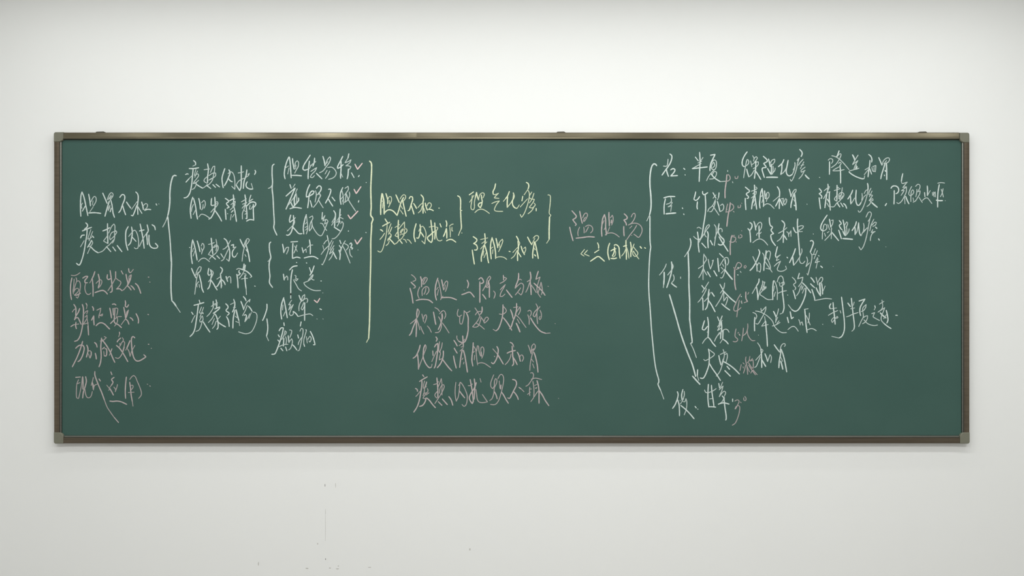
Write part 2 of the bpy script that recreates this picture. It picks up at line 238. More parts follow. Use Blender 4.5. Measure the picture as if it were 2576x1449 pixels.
# ---- the handwriting: '@x y w' sets the tile, '#' starts a line, then one character per row: strokes split by ';'
STROKES = '''@180 470 240
#W white first heading at the left end of the board
胆:28,13 25,25 24,60 25,79;28,13 33,26 38,48 44,77;23,37 24,40;~30,43 26,50 28,58;37,51 29,65;46,19 49,35 51,51;~52,40 57,30 62,25 66,29 66,38 62,46 58,52;~58,37 56,48;~58,54 49,67;46,70 62,69 79,71
胃:84,16 90,30 96,44;~96,35 101,22 107,15 112,19 110,27 104,34;~99,34 107,21;~102,32 109,24;102,37 95,60 90,79;105,33 109,48 112,70 116,82;~104,49 99,57 99,64;~104,53 100,61;107,57 104,67
不:130,28 137,20 143,23 143,33 138,46 132,63 127,69;138,50 142,64 146,75;148,40 154,49 160,57
和:173,13 178,18 180,27 178,50;~177,39 162,60;177,48 165,78 161,76;178,52 179,74;179,53 190,71;189,40 192,50 194,61;~194,50 201,44 205,47 203,56 197,61;197,63 206,60 214,61
点:228,45 230,49;~235,45 236,46
@180 545 240
痰:38,16 43,21 42,27 34,34;29,38 41,33 54,28;42,34 41,50 38,67 34,92 28,115 21,130 16,128 13,125;24,57 28,50 35,49;~34,64 24,81;~52,34 44,58;~57,39 47,65;56,51 60,56;~43,60 50,58 55,54;54,63 49,73 43,82;~54,63 57,70 50,80 46,80;~52,79 43,99;52,81 62,91 72,97 ~84,92 95,80
热:97,18 97,40 98,72;84,38 94,34 103,29;~97,51 86,65 98,72;~100,44 108,26 114,19 117,24 116,45 116,58 113,66 110,71;~120,39 109,42 103,54 104,62 113,54 120,45 122,40 117,36;~115,60 102,75 94,81;94,80 106,94;111,81 119,92;123,77 129,85 136,94
内:153,26 147,38 146,60 148,76 152,90;162,27 164,42 162,58 159,70 153,77;~154,53 163,42 170,36 176,43 180,58 181,74 178,85 173,86 169,83;163,54 174,66
扰:185,19 189,38 193,60 196,85;183,38 196,35;~206,40 195,55 183,80;204,21 207,38 203,45 204,60 205,75;209,49 209,66 212,78 219,84 230,84 233,80 226,71;217,21 224,26 226,35
@165 675 240
#P pink first entry of the list at the lower left
配:~15,18 22,19 30,17 39,11;17,25 14,40 13,58 14,73 16,84;~23,28 22,45 20,60 21,69;~28,24 30,32 27,42 24,52 22,62;~30,35 35,33 39,38 40,48 38,62 35,74 32,80 28,76;~22,64 26,56 32,53 36,56 32,64 24,71;24,72 32,71 40,66;46,26 54,21 60,21 57,26 52,32 53,38 59,38;~54,40 52,50 53,60 57,68 63,70 68,66
伍:79,8 75,20 70,30 ~65,39;72,28 74,50 74,75;88,15 91,28 91,40 88,52;~82,40 89,33 95,30 98,36 94,46 88,53;79,65 90,61 100,59 107,62 113,69
特:113,16 112,26 115,30 121,27;120,5 123,25 125,45 125,62 120,64;~135,25 128,38 122,48 114,60;135,8 135,25 ~142,31 149,36 147,44 139,54;137,55 147,55 152,60 ~158,56 166,46;150,6 155,15
点:163,15 165,27 168,38 168,44;~178,17 172,20 171,32 169,42;177,17 175,28 170,40 166,46;~172,26 172,36;170,0 172,10 176,11 ~183,2;166,46 172,51 177,58;176,46 181,50 186,57;188,40 194,45 199,55 203,67;=223,23 225,23;227,36 228,37
@165 750 240
#P pink second entry of the list at the lower left
辨:22,16 27,24 28,33 27,46;~18,37 22,31 26,28;38,27 34,38 28,47 24,58;24,57 29,52 33,52 37,59 42,70;14,76 22,71 ~36,69;28,64 27,73 29,82;45,16 48,26 48,45 46,70 43,88 38,104 32,113 24,116;55,13 58,19 ~56,28;~51,41 55,35 60,33 57,42;~52,51 58,45 58,55 61,75 62,98;60,75 62,99;~57,55 48,70 62,66
证:72,22 75,27 75,33;~84,32 90,29 95,26 93,38 90,46 90,53;~92,46 100,42 99,47 92,46;70,59 76,47 76,60 77,72;82,74 90,67 98,66 106,70 113,77 119,83
要:119,26 122,40 124,53;128,27 129,45;~131,27 140,27 140,36 138,46;126,16 132,15 136,18;133,28 132,48 131,62 134,67 142,71 151,79;121,68 132,57 ~140,50 151,49;~137,48 140,55 139,65 132,75
点:157,24 160,40 162,54;~170,31 165,38 163,48;169,32 166,44 162,54;~165,36 165,46;161,6 162,14 161,21 165,24 170,17;~161,56 150,71;162,56 167,60 171,70;174,52 179,55 182,60;190,41 195,51 197,60 196,67;=222,43 224,44;
@165 830 240
#P pink third entry of the list at the lower left
加:46,30 40,50 30,75 18,99;27,49 35,42 44,40 49,44 50,52 45,70 38,82 33,85;57,40 60,48 60,58 56,73;~60,58 66,55 69,60;69,58 69,66 66,75;~62,64 65,75
减:78,33 83,38 85,46;80,62 82,70 83,78;97,21 95,45 96,70 94,88 90,99;~93,29 98,30 110,20 104,17;98,25 110,41 120,58 128,77 133,87;99,51 105,46;~103,57 104,68;106,50 110,50 111,60 109,70 104,69;125,50 122,58 ~118,68
变:145,5 146,10 ~143,18;149,21 142,27 139,32;~153,20 156,26 152,33 146,40;~154,30 159,32 158,43 154,56;~145,36 150,38 145,45;137,41 145,48 155,62 162,74 168,85;~159,45 154,60 148,71 142,76 134,74
化:174,28 169,40 165,49 ~162,54;~166,49 171,57 174,71;~178,57 174,71;187,21 182,17 178,22 178,38 180,58 184,74 190,82 198,83 208,78 217,72 211,66;~187,41 181,52;=223,38 225,38;231,49 232,49
@165 930 240
#P pink fourth entry of the list at the lower left
现:27,20 40,19;~35,26 30,38 39,34;~30,39 29,58 30,75 35,77 39,60 43,40 45,20;46,18 47,35 47,52;54,18 56,30 53,44 48,60 46,76;~52,52 54,65 58,74 64,75 69,70 72,58
代:~75,20 72,32 69,42;~73,35 76,45 75,54;72,33 75,54 ~78,42 86,38;79,4 79,14 83,26 90,44 97,60 105,82 ~112,100 121,114 131,128;131,128 143,142;90,24 94,30
应:122,5 125,13;131,20 124,26 128,33 123,42 ~117,50;~111,41 118,50;119,50 124,58 129,68;~116,55 121,50;~130,46 135,53 134,59;~140,39 138,48 134,58;119,84 128,85 138,84 150,86 165,93
用:164,19 162,38 161,60 162,77;~173,26 178,19 184,15 188,18 194,32 200,46 204,58 204,68 197,77;173,33 175,48 177,68 180,85 ~182,98;~176,42 181,41 182,47 177,54;~169,61 185,60;~220,38 222,39;227,43 229,44
@405 395 260
#W long white brace left of the second column
brace:~38,46 34,45 =30,47 27,55 24,68 22,90 22,110 20,130 17,145;17,145 14,154 ~10,163 4,174;17,148 19,170 22,200 24,230 25,260
@405 650 260
brace:=24,-20 26,10 25,40 25,80 27,105;=27,105 32,110 38,119 ~48,134
@405 395 260
#W white top row of the second column
痰:81,8 86,13 86,19 ~79,22;70,28 82,28 94,26;80,29 78,50 76,70 72,88 66,98 60,101 57,101;61,43 65,41 68,42;62,62 70,53 ~77,46;~87,30 83,45;~91,34 84,50;~84,46 92,41 94,45 89,53 82,62 80,66 88,62 94,57;~88,62 87,70 82,78 77,80;~81,65 88,65;88,67 95,72 104,77 ~110,73 116,67
热:116,16 118,30 116,50 116,63;107,31 ~114,30 121,29;~116,47 107,58 115,65;~123,38 130,23 134,22 133,35 130,48;~119,46 128,40 136,39 136,46 127,53 119,57 127,52;~130,48 128,57 122,65 114,72;115,71 124,78;129,68 136,75;137,67 146,74
内:159,28 155,40 152,52 153,65 155,76;169,31 172,38 169,48 164,60 158,71;~167,41 173,36 178,38 182,46 184,60 184,80 176,72;169,54 173,59 178,61
扰:200,21 200,40 200,60 199,75 196,83 187,69 ~194,59 207,52;~192,39 199,38 206,36;214,31 212,45 207,60 205,78;~210,51 218,45 220,40 216,43;215,61 212,67 213,74 221,79 229,79 ~225,65;234,32 236,36 233,43
@405 480 260
#W white second row of the second column
胆:79,15 75,30 73,48 75,68;81,18 86,38 89,60 91,70;~81,33 77,42 76,51;~86,47 80,59;94,18 97,32 98,45;~101,29 107,23 110,27 110,36 107,43;~105,33 104,42 101,47;~94,65 100,58 108,59 115,63 122,68
失:126,18 125,30 126,36 132,35 ~139,31;134,15 135,35 133,50 128,61 124,67 119,70;~136,28 140,26 142,30 139,37 131,45 124,53;135,49 142,59 147,67 151,75
清:160,18 166,22 169,26 163,31 170,40 164,43;160,45 161,58 162,71;166,56 166,57;180,9 181,20 180,40;171,24 179,20 184,20;~174,34 181,28 185,25 184,31 178,38 185,34;~172,47 180,40 184,36;~175,58 173,72;182,40 185,55 188,76;180,48 175,53;~182,58 178,65
静:209,9 211,25 209,38;~200,27 207,23 213,19;~203,33 214,28 202,43;~210,33 207,45 203,55 203,70;212,35 214,55 214,69 211,68;~208,48 211,52;~209,58 213,55;224,10 221,19 ~219,27 227,20;~221,26 229,20;214,37 222,29 230,27 236,30 235,36 230,41;~222,35 220,45 224,45 228,38;230,33 230,50 231,73;213,75 221,71 230,72
@405 580 260
#W white third row of the second column
胆:79,22 76,40 75,60 78,82;80,25 84,40 87,55 90,73;~81,43 78,52;~85,49 80,63;71,41 72,42;90,25 94,38 97,52;~100,38 103,31 106,33 107,42 103,50 101,58;~100,42 103,50;~93,77 100,70 108,68 114,71 121,77
热:125,18 127,38 129,58;118,34 ~126,32 133,29;~127,45 118,59 128,63;~137,21 139,35 137,50;~130,42 136,35 142,38 142,46 136,56 127,63 120,71;~132,42 140,36 138,46;127,63 136,71;139,62 146,69;149,57 154,65 ~156,67
犯:157,19 163,24 167,35 171,50 171,65 169,76 ~163,70;~173,24 165,38 159,44 154,46;~168,45 161,60 155,72 150,75;175,36 181,34 180,42 ~187,40 182,45;182,45 178,52 178,61 182,66 187,62 ~191,55
胃:197,21 202,32 207,42;~206,38 212,23 217,19 220,22 217,29 211,36 207,44 204,58 202,76;~210,34 214,24;212,35 217,53 221,77;212,47 217,54;~209,59 212,64
@405 650 260
#W white fourth row of the second column
胃:76,24 81,36 87,48;~86,42 90,29 96,20 100,21 98,30 92,38 88,55 86,73 84,89;~89,40 93,33;95,40 100,60 102,74 106,84;~94,57 89,64 90,71;~95,64 96,72
失:119,24 117,38 120,42 ~126,36;123,27 126,38 124,50 123,60 120,71 116,76;~124,28 130,34 128,42 124,50 118,58;125,54 131,63 136,72 140,78
和:148,21 153,27 150,37;~148,36 149,42;148,38 150,55 150,73 ~152,66;~139,51 148,45;150,50 145,61 140,69 138,70;151,52 157,58 160,65;162,44 164,51 166,57;~165,50 170,44 173,46 174,55 174,61
降:~188,27 194,24 198,26;195,29 194,34 198,37 192,42 ~188,39;189,39 191,55 192,73;207,13 206,20 204,28;=210,16 208,28;197,25 205,28 214,32 223,40 226,45 ~222,47;~207,31 202,40 195,49;~206,38 211,38 212,42 208,44;~200,51 208,49 216,49;209,42 210,60 212,75 ~213,90;233,68 235,69
@405 735 260
#W white fifth row of the second column
痰:95,19 97,26;82,32 94,29 107,25;93,31 90,55 87,75 84,92 79,103 72,110;76,49 80,55;~85,57 80,66 76,75;~101,36 95,51 103,52;~106,37 97,62;104,50 105,53;~103,58 96,71 99,74;~104,60 104,70 97,74;~103,70 99,85 94,94 87,97;105,73 111,83 117,92 122,99
蒙:130,22 130,38;137,18 139,28 138,40;~125,35 133,29 141,26;~134,32 140,28;134,41 146,36 146,39 140,45 130,52 137,48;~130,39 121,53 114,60;~134,52 127,65 118,75;135,54 139,62 142,75 142,88 139,92;~133,65 127,80;~137,72 134,82 128,90;~148,59 140,69;139,71 149,79 161,86
清:161,28 166,33 167,38 162,45 170,52 165,57;163,60 168,70 170,85;181,17 184,28 182,40 178,49;~173,30 185,24;~180,37 186,37;184,44 180,65 179,89;=187,43 191,60 194,70 ~196,83;~185,59 189,63;~186,72 193,75
窍:205,10 210,16 212,21;199,22 204,35 206,43;~207,40 212,27 222,17 220,24;~215,32 210,45 203,58;218,34 223,40 227,47 226,46;207,57 211,55 213,58 209,73 ~217,62 221,53;~225,50 219,65;~229,49 235,50 239,56 238,70 232,87 224,99 212,103 202,101 193,98
@655 375 280.9
#W white brace beside the top three rows of the third column
brace:32,34 28,37 27,45 27,60 28,75 27,90 29,110 30,130 31,150 32,170 31,181 38,198;~27,82 23,88 18,90
#W white top row of the third column
胆:66,17 61,28 57,42 55,58 57,68;67,18 69,35 70,50 71,66;56,40 59,42 ~65,38;~66,43 63,57;74,21 75,32 78,46;~79,40 81,30 85,26 88,30 87,40 83,47 79,55;~82,36 81,45;73,60 84,60 95,61
怯:115,13 108,24 101,35 98,45 102,48 109,46 ~114,43;113,27 111,45 110,60 110,68;125,20 124,30 121,39;~115,40 120,34 128,28;~116,36 115,42;~116,51 125,45 130,42 126,50 118,58 115,64 120,65 125,60;129,55 135,61 142,68
易:144,16 147,26 149,38;~150,36 154,25 160,17 162,20 159,30 152,40 144,50 136,54;~152,33 156,28;~155,42 164,41 171,46 175,54 172,62 165,67 157,69;~154,48 149,57;~160,50 155,60 150,67
惊:190,16 184,28 178,40 178,44 183,42 191,35;186,27 186,45 185,60 185,67;~186,55 190,64;204,10 202,20 ~195,31 203,28 209,24 206,31 197,38 203,38 209,40 206,45 203,48;203,45 202,60 200,68;210,54 216,65;228,60 226,63
#W white second row of the third column
虚:68,81 71,90;~80,80 75,88;~85,91 81,100;59,108 70,98 80,89 74,103 66,122 59,138;~65,128 78,110;=81,103 78,115 79,130;70,122 75,133 80,128 88,118 88,112;~82,100 84,112 83,125;68,137 79,134 95,136
烦:114,81 109,92 106,104 106,110 112,108 122,102 124,97 119,96 113,104 111,120 109,135;115,118 119,133;~127,95 129,103 128,112 126,122;129,90 135,84 140,87 139,95 133,103 ~139,105 136,112 130,124 122,134;~128,106 137,102 138,108 134,115 138,124 145,135
不:157,92 162,92 162,98 158,109 150,124;157,115 161,122 167,131;165,110 172,119
眠:190,88 185,100 184,114 186,127;~188,95 191,108 191,127;~185,116 191,108;~189,120 192,113;~195,90 202,85 203,92 198,100 194,106;~198,100 196,118 194,123 202,116 206,106 205,98;~198,102 204,118 212,131 220,143;227,118 226,122;244,76 244,77
@655 455 280.9
#W white third row of the third column
失:70,78 67,90 68,95 76,89 ~81,84;76,79 77,92 75,103 72,115 68,122 63,125 60,124;~78,88 79,95 76,102;~75,102 62,115;74,105 82,114 89,121 96,121
眠:106,77 102,90 99,107 100,122;~106,79 108,95 109,110 106,122;~103,99 107,95;~103,107 108,104;~104,113 109,108;~113,84 120,80 121,86 116,95 113,108 113,115 118,108 119,96;~118,90 120,103 127,116 134,124 140,126 144,121 150,107 155,95
多:143,72 142,88;~143,88 149,79 144,92 151,88 148,99 156,93 152,88;~138,97 143,98 148,107 153,114
梦:169,68 173,75 172,90 171,105;~165,95 171,85 173,78;~164,102 170,93;184,64 183,78 181,95;~176,92 186,77;~183,83 191,87;~175,95 184,92 177,104;170,106 178,111 184,115;~185,98 188,93 191,97 190,106 185,116 178,126 171,132 165,133;203,114 203,116;243,118 244,119
@655 585 280.9
#W white brace beside the fourth and fifth rows of the third column
brace:24,21 21,24 21,40 24,57 21,66 20,80 22,100 21,115 28,126;~23,58 20,64 17,66
#W white fourth row of the third column
呕:51,26 53,36 54,46;~55,44 60,34 65,33 64,40 60,49;70,21 86,20;75,24 74,45 74,59 84,56 92,58;~79,30 85,43;~84,28 81,38 77,47
吐:96,34 99,46;~99,43 105,37 106,45;113,16 115,30 115,49;~108,34 114,29 121,28;101,58 113,55 124,55 133,60
痰:154,6 156,15;~146,26 151,19 156,16 158,22 158,33 155,45 149,62 143,74 141,72;~144,29 146,38;~140,50 148,39 158,29;~165,17 158,30;~168,20 160,39;~170,29 163,40 159,49 167,42 169,36;~168,44 164,55 158,63;168,44 172,53 176,60
涎:183,17 186,25;182,29 186,35 ~183,42;181,40 184,48 183,62;~196,18 190,28 184,45;~193,24 203,31 198,40;~189,29 196,42 202,57 207,70;206,26 209,23 211,27 208,34 213,35 211,38;~206,37 206,45 208,52 212,56;~225,39 225,40
#W white fifth row of the third column
呃:53,95 54,102 55,109;~56,105 61,99 63,103 63,109;67,86 75,78 85,76;74,85 71,100 70,120 70,144;~79,98 82,99 82,106 87,106 83,111 79,107;~76,108 83,120 88,129 95,134
逆:113,80 117,92;124,76 119,90 114,98 ~121,88;~121,96 116,102 110,110 112,110 120,102 122,97 118,106 124,109;~111,111 100,115 103,121 114,129 125,133 139,133;=106,69 107,70;83,68 84,69;139,111 141,111;~144,138 144,139
@655 740 280.9
#W white small brace beside the two lowest rows of the third column
brace:15,22 15,32 12,43 8,54 5,60;15,56 17,75 16,88 14,96 ~19,107
#W white sixth row of the third column
眩:54,7 49,22 47,40 49,57;54,10 57,25 60,42 62,54;~52,24 51,36;~57,40 53,50;70,-3 70,9;~72,13 65,24 70,23 65,36 76,23 70,36 67,46 70,49 76,45 75,39;76,39 82,44 87,51 ~97,48 106,46 115,45 121,49
晕:89,2 92,10 95,16;~95,14 97,5 102,0 102,6 98,15;~89,38 89,28 93,17 100,12 107,9 109,14 107,19;~100,18 97,26 94,33 97,36 101,28 103,19;102,19 102,38 102,60;137,33 141,35;~130,56 131,57;~144,56 145,57
#W white seventh row of the third column
癫:54,65 55,72;43,84 48,77 53,77 51,88 47,102 42,117 37,130 33,137 26,138;41,93 44,98;40,105 43,108;~57,83 54,95 49,104;~57,85 60,86 57,94;=54,101 53,119;~58,97 60,105 59,114;~42,121 53,116 64,115;47,124 52,130;58,121 61,130;~67,82 72,83 71,91 68,99;64,95 65,103 66,111;~66,110 72,102 74,108 72,118 69,125 65,128;74,116 79,121 84,128
痫:94,63 92,73;~91,85 95,78 98,80 98,90 95,105 92,120 89,129 86,130;86,93 88,101;~96,98 89,109 87,116;105,81 106,84 ~103,94 100,105 100,115;100,114 102,120;115,85 120,95 124,107 126,116 122,116;~106,97 108,112;~109,104 114,96 117,100 116,107 114,110 112,107
@655 375 280.9
#R pink tick beside the top row of the third column
tick:218,34 224,46 235,32
#R pink tick beside the second row of the third column
tick:216,92 221,102 232,86
@655 455 280.9
#R pink tick beside the third row of the third column
tick:202,78 208,87 225,69
@655 585 280.9
#R pink tick beside the fourth row of the third column
tick:218,16 223,26 234,11
@655 740 280.9
#R pink tick beside the sixth row of the third column
tick:124,13 131,19 137,9
@900 400 280
#Y long yellow brace right of the third column
brace:=27,4 31,8 32,20 31,45 30,70 31,110 30,130 34,135 35,139 32,148 32,155 30,190 30,230 28,310 28,330 27,380 25,415 ~23,418 20,424
#Y yellow first line of the conclusion in the middle
胆:=56,79 54,95 53,110 53,128;=57,80 60,95 61,110 61,127;~55,98 60,95 58,103 57,113;65,79 69,93 69,103;~70,92 73,86 77,87 78,95 75,103 71,111;~73,95 73,103;62,124 68,118 75,117 82,120 91,130
胃:91,130 95,117 100,100 106,88;88,82 92,91 96,100;~98,92 103,84 108,82 111,87 107,95 103,98;104,96 108,115 112,132;~98,105 104,115;~98,117 105,127
不:119,91 122,86 126,87 127,93 124,103 119,118 116,119;123,105 127,117 130,127;129,102 133,108 136,114
和:146,82 151,88 152,95 151,98;151,96 151,110 151,125;~139,112 145,105 150,101;~149,108 146,118 140,124;~152,112 157,124;156,101 158,110 161,118;~160,108 164,101 169,102 170,108 165,115;163,116 169,116 175,119;187,113 189,113
@900 540 280
#Y yellow second line of the conclusion in the middle
痰:63,9 66,14 69,18;57,26 64,22 74,17;~68,22 67,35 65,50 61,67 57,80 52,86 46,83;52,34 55,35 58,38;~62,42 57,50 51,57;~77,20 73,30 70,40;~79,28 75,38 71,45;~71,42 76,44 77,50 72,56 69,60;~78,46 69,57;~73,60 70,67 65,71;73,55 79,61 85,68 ~91,64 96,57
热:94,12 93,35 94,55;~86,29 97,22;~94,36 86,48 93,51;~95,32 108,16 108,30 107,48;~98,47 102,38 109,31 114,35 110,42 100,44 99,38 105,32 112,33;~107,46 101,55 96,58;96,57 103,66;~105,56 109,57 113,64;~114,57 118,58 124,66
内:135,20 131,35 130,50 132,57 133,62;144,22 145,35 142,50 140,54 136,53;~141,38 146,28 150,26 155,33 158,44 156,58 155,67 148,60;145,39 150,46 153,51
扰:169,12 171,30 173,48 172,60 170,64 165,60 161,53 168,46 177,38;~165,28 177,26;178,18 179,40 178,56;~181,28 185,29 183,35 178,39;~182,37 182,50 185,58 190,60 195,58;190,20 193,28
证:204,13 206,20 205,27;198,50 202,41 205,31 206,42 206,54;~212,26 217,22 221,21;~213,28 214,40 214,51;~218,28 218,37 220,37;205,60 211,57 218,57 227,63
@1140 445 280
#Y yellow short brace after the conclusion
brace:10,43 15,46 17,53 17,70 17,77 20,77;17,78 18,100 19,116 18,121 ~15,127 12,135;~20,128 20,130
#Y yellow first method line
理:37,41 47,34;~44,42 43,55 41,68 42,74 46,76 49,70 49,58 51,48;~45,47 38,58;~48,42 44,48;51,48 54,35 56,45 59,53;~59,50 62,40 68,36 72,39 69,48;65,41 66,50 67,58 61,60 58,65 63,71 66,63 67,58;~50,82 57,76 66,74 74,77 84,84
气:98,15 96,25 92,34 93,40 ~98,40 105,37 97,45 95,48 106,49;~89,61 98,57 107,55 101,62 96,72 96,77 104,79 115,79
化:130,33 126,43 121,50 ~116,56;126,45 125,58 125,70;~125,70 133,60 137,53;139,36 141,45 137,55 138,65 143,71 148,72 ~153,64;~140,37 138,50
痰:169,12 173,14 175,20 173,28 ~164,41;~173,30 176,36 176,46 173,60 167,78 162,88 158,93 155,86;161,44 159,55;~172,50 155,69;~182,34 176,46 181,51;~187,37 182,51 176,60;~181,51 188,51 185,58 176,70 183,71 190,64 187,60;~188,66 182,77 173,85;192,72 192,78
#Y yellow tall brace after the method lines
brace:~219,41 224,42 225,50 224,65 222,82 223,86;~223,85 226,88 223,92;=223,92 222,120 222,138 222,144 ~216,153
@1140 540 280
#Y yellow second method line
清:46,50 52,54 55,58 51,64 47,66 54,70 56,78 54,81 49,81;44,81 46,95 49,114;73,43 74,58 73,68;~63,57 80,53;~66,66 73,61;~78,62 63,79;72,69 68,85 65,98 65,108;73,70 78,88 80,102 82,111;~71,83 69,94;~76,88 71,99
胆:90,52 87,65 86,80 88,102;90,53 95,70 98,88 98,101;~87,78 92,74;~92,80 91,90;99,54 102,68 103,76;~103,74 108,62 114,56 115,60 110,74 105,85;~107,67 108,76;~98,99 105,97 113,97 119,99 124,103
和:146,49 150,56 151,60;~151,60 154,65 150,75;150,60 151,75 149,90 149,106;~149,75 138,87;~148,82 141,95 134,101;150,86 157,97;157,72 160,82 165,92;~164,90 168,80 167,74 163,78;129,84 132,85
胃:172,51 177,61 182,69;~182,68 186,60 189,54;~185,54 191,48 197,49 197,55 191,62;188,62 186,75 184,88 184,100;189,62 192,75 195,90 197,101;~187,76 190,81;=188,92 191,95
@1015 680 220.4
#P pink first line of the verse in the middle
温:~23,12 31,18 36,25 35,29 27,32;22,34 29,41 35,47 33,51 ~29,52;19,52 24,70 28,96;50,18 53,30 53,48;~54,33 59,23 66,20 70,23 67,31 60,40 57,40 60,30 64,23;~48,48 43,60 42,72 46,82;~55,74 55,58 61,50 68,47 74,52 74,62 67,71;~66,51 64,62 60,70;37,88 50,85 63,85 75,87 86,95
胆:101,22 95,42 93,60 94,75 97,87;~102,28 106,45 110,65 111,80 109,86;~97,56 102,49;~103,56 99,73;112,27 115,42 118,57;~118,44 123,34 127,30 130,34 128,48 123,62;~123,42 121,55;~111,82 116,75;112,80 125,79 140,80 156,86
二:187,28 191,38 190,46 188,51;171,71 180,68 190,64 196,64 202,70 208,78;~178,57 179,58
@1195 680 220.4
陈:11,26 17,21 22,25 25,34 22,37 17,38;14,33 14,55 14,75 14,94;~43,16 36,25 33,40 30,46 22,60;~44,17 46,21 41,30 37,38;~39,33 36,45 31,47;39,30 42,45 42,62 42,79;~31,48 37,50 41,45;22,70 28,78 32,84;~54,60 59,66 58,75 55,82
去:83,14 84,28 ~84,19 93,23 89,28 83,33 73,38;~74,57 82,48 89,41 83,53 76,65 73,76 80,76 88,69;92,57 101,69 109,79
乌:128,8 128,20 125,32 121,42 118,52 ~128,42 136,37 142,42 142,52 139,65 135,72 127,65;~126,30 132,25 137,28;~134,51 127,61 118,72
梅:162,4 164,18 162,32 164,50 165,71;~165,18 164,25 153,33;~160,36 155,52 149,64;~163,40 172,52 180,65;186,2 182,14 179,26 ~191,19 186,35 182,50 184,65 193,79;173,37 187,50 197,60 206,73;~185,66 190,50 194,34 197,50 198,60 195,71;~214,46 216,47
@1015 755 220.4
#P pink second line of the verse in the middle
枳:41,25 39,38 39,50;~42,25 46,32 45,40 40,51 31,60 20,69;37,54 36,60 28,80 22,97 17,103;38,55 38,80 37,107;~39,56 44,70 48,87;~50,76 54,87 60,99;~54,40 57,53 59,63;~59,54 62,44 66,42 68,48 65,60 62,67;~70,75 76,82 82,94
实:~92,21 101,26 106,33;88,34 91,50 93,62 95,71;~106,40 112,33 118,30 123,36 124,45 120,54;~103,48 108,57 110,66;=113,39 114,50 112,60;112,62 107,75 102,86;~111,62 111,78 107,90 102,94 93,95;~114,66 124,80 134,96
竹:~161,26 158,38 159,45 163,48 171,43;~166,47 165,60 167,69 171,70 175,58 178,42 178,30 184,36 190,35 196,31;185,37 190,50 190,70 190,88 186,108 180,122 172,124 162,120 ~157,112 157,104
茹:~210,22 218,34 224,46;~211,43 218,34 228,32;231,19 231,32 227,40 ~223,43;~225,46 218,60 209,71 203,78 212,79 220,75 226,60 228,48;~214,67 225,74 238,85;~228,50 234,58 238,67 246,60 250,53 246,49 240,53 237,62
@1195 755 220.4
大:82,13 82,30 80,50 75,68 68,84 61,90 ~53,85;~83,17 92,30 88,37 80,41 71,40;83,51 92,62 100,74 108,88
枣:122,9 122,25 118,45 112,60 106,79 ~101,84;~113,21 127,19;104,27 109,40 112,54;~118,40 132,19 133,30 127,43;~119,42 130,52 140,66 150,80;~124,55 131,68;=121,67 127,80 132,93
随:~155,32 160,29 165,33 165,40 161,48;~155,42 159,55 159,71;163,51 171,65 182,80 193,91 208,97 ~221,96;~179,10 184,21 182,30;~191,18 183,30 182,48 184,69;~183,25 174,36 171,45 176,49 182,35;~191,29 195,40 194,52 191,57 188,53 191,47;~235,68 236,69
@1015 840 220.4
#P pink third line of the verse in the middle
依:49,32 46,44 41,56 36,65 28,71;41,58 43,75 44,90 44,103;~44,102 50,85 56,70;64,31 60,40 58,55 58,68 62,80 69,92 77,99 82,97 ~84,88;~66,33 66,42 61,55 56,68
痰:95,8 99,14 96,21;91,38 96,30 101,27 101,40 99,60 96,80 93,95 90,100;86,49 87,63;~97,50 90,65 83,81;~106,22 104,38 104,50 108,55;~114,25 112,38 107,52 109,57;~109,57 106,68 105,76 112,72;117,49 117,62 114,75 108,88 99,99;114,73 122,84 132,97 142,108
清:148,18 154,27 158,35;149,41 154,50 158,56;147,64 150,80 155,100;174,5 175,20 176,37;~163,34 170,29 180,15;~169,38 176,36;~166,50 176,40;173,46 169,65 165,98;176,47 180,62 184,85 188,112;~175,70 172,75;~178,82 176,88
胆:205,25 204,45 202,60 201,78 204,94;~206,35 212,45 214,60 216,78 218,91;~203,56 209,50;~209,62 208,76;~215,50 217,34 220,35 222,50 226,64;~227,50 228,40 232,37 236,43 235,58 230,71;=228,52 229,65;~219,86 228,84 238,86 246,91 256,98
@1195 840 220.4
乂:64,36 68,45 67,58 64,70 58,82 53,87 48,83;~52,43 66,59;66,59 75,74 83,88;57,65 58,66
和:103,24 109,27 113,34 ~114,38;109,35 110,50 111,65 113,80 113,88 109,93;94,56 105,51 119,48;~106,58 103,70 96,82 88,90;110,66 117,76 124,90;124,53 128,60 131,70 133,80;~131,70 134,62 138,61 142,67 142,73 138,80
胃:~156,32 161,45 165,58;~165,58 166,45 167,35 173,28 177,33 176,42 170,50;~166,50 170,44;~172,42 170,52 165,72 162,90 161,107;173,53 178,68 183,92 185,112;~166,73 172,82;~169,87 174,100
@1015 925 220.4
#P pink fourth line of the verse in the middle
痰:56,20 60,26;47,40 56,34 70,26;54,37 54,50 51,70 48,88 44,104 38,118 30,130;35,60 40,63 41,69;~48,69 42,78 36,84;~62,38 59,50 58,59;68,41 65,52 62,60;~58,60 68,55;~62,60 60,75 57,82;~70,60 72,68 64,78 57,89 66,91;~58,76 66,73;~75,73 66,80;66,88 64,98 56,110 47,113;68,88 76,95 85,107 94,117
热:98,29 100,48 101,68 101,88;~88,49 98,46 103,40;~100,68 92,80 98,89;~101,58 106,46 111,31 113,48 113,65 113,80;~106,75 107,62 112,52 118,49 120,54 115,68 107,82 98,96 92,105;102,99 113,110;114,91 122,100 129,108;133,84 140,94 145,110
内:~154,42 152,60 152,80 155,98;~155,98 161,85 164,65 166,42;~162,52 168,42 174,50 181,63 187,80 187,95 184,108 178,113 172,107;164,67 172,78 180,88
扰:196,34 199,50 202,68 204,85 205,98 202,105 195,94 194,85 200,72 209,58 214,43;~190,52 196,52 203,47;208,32 210,50 209,70 208,92;~213,63 215,78 217,92 222,100 232,102 247,100 240,90 232,78;=225,31 ~228,42
@1195 925 220.4
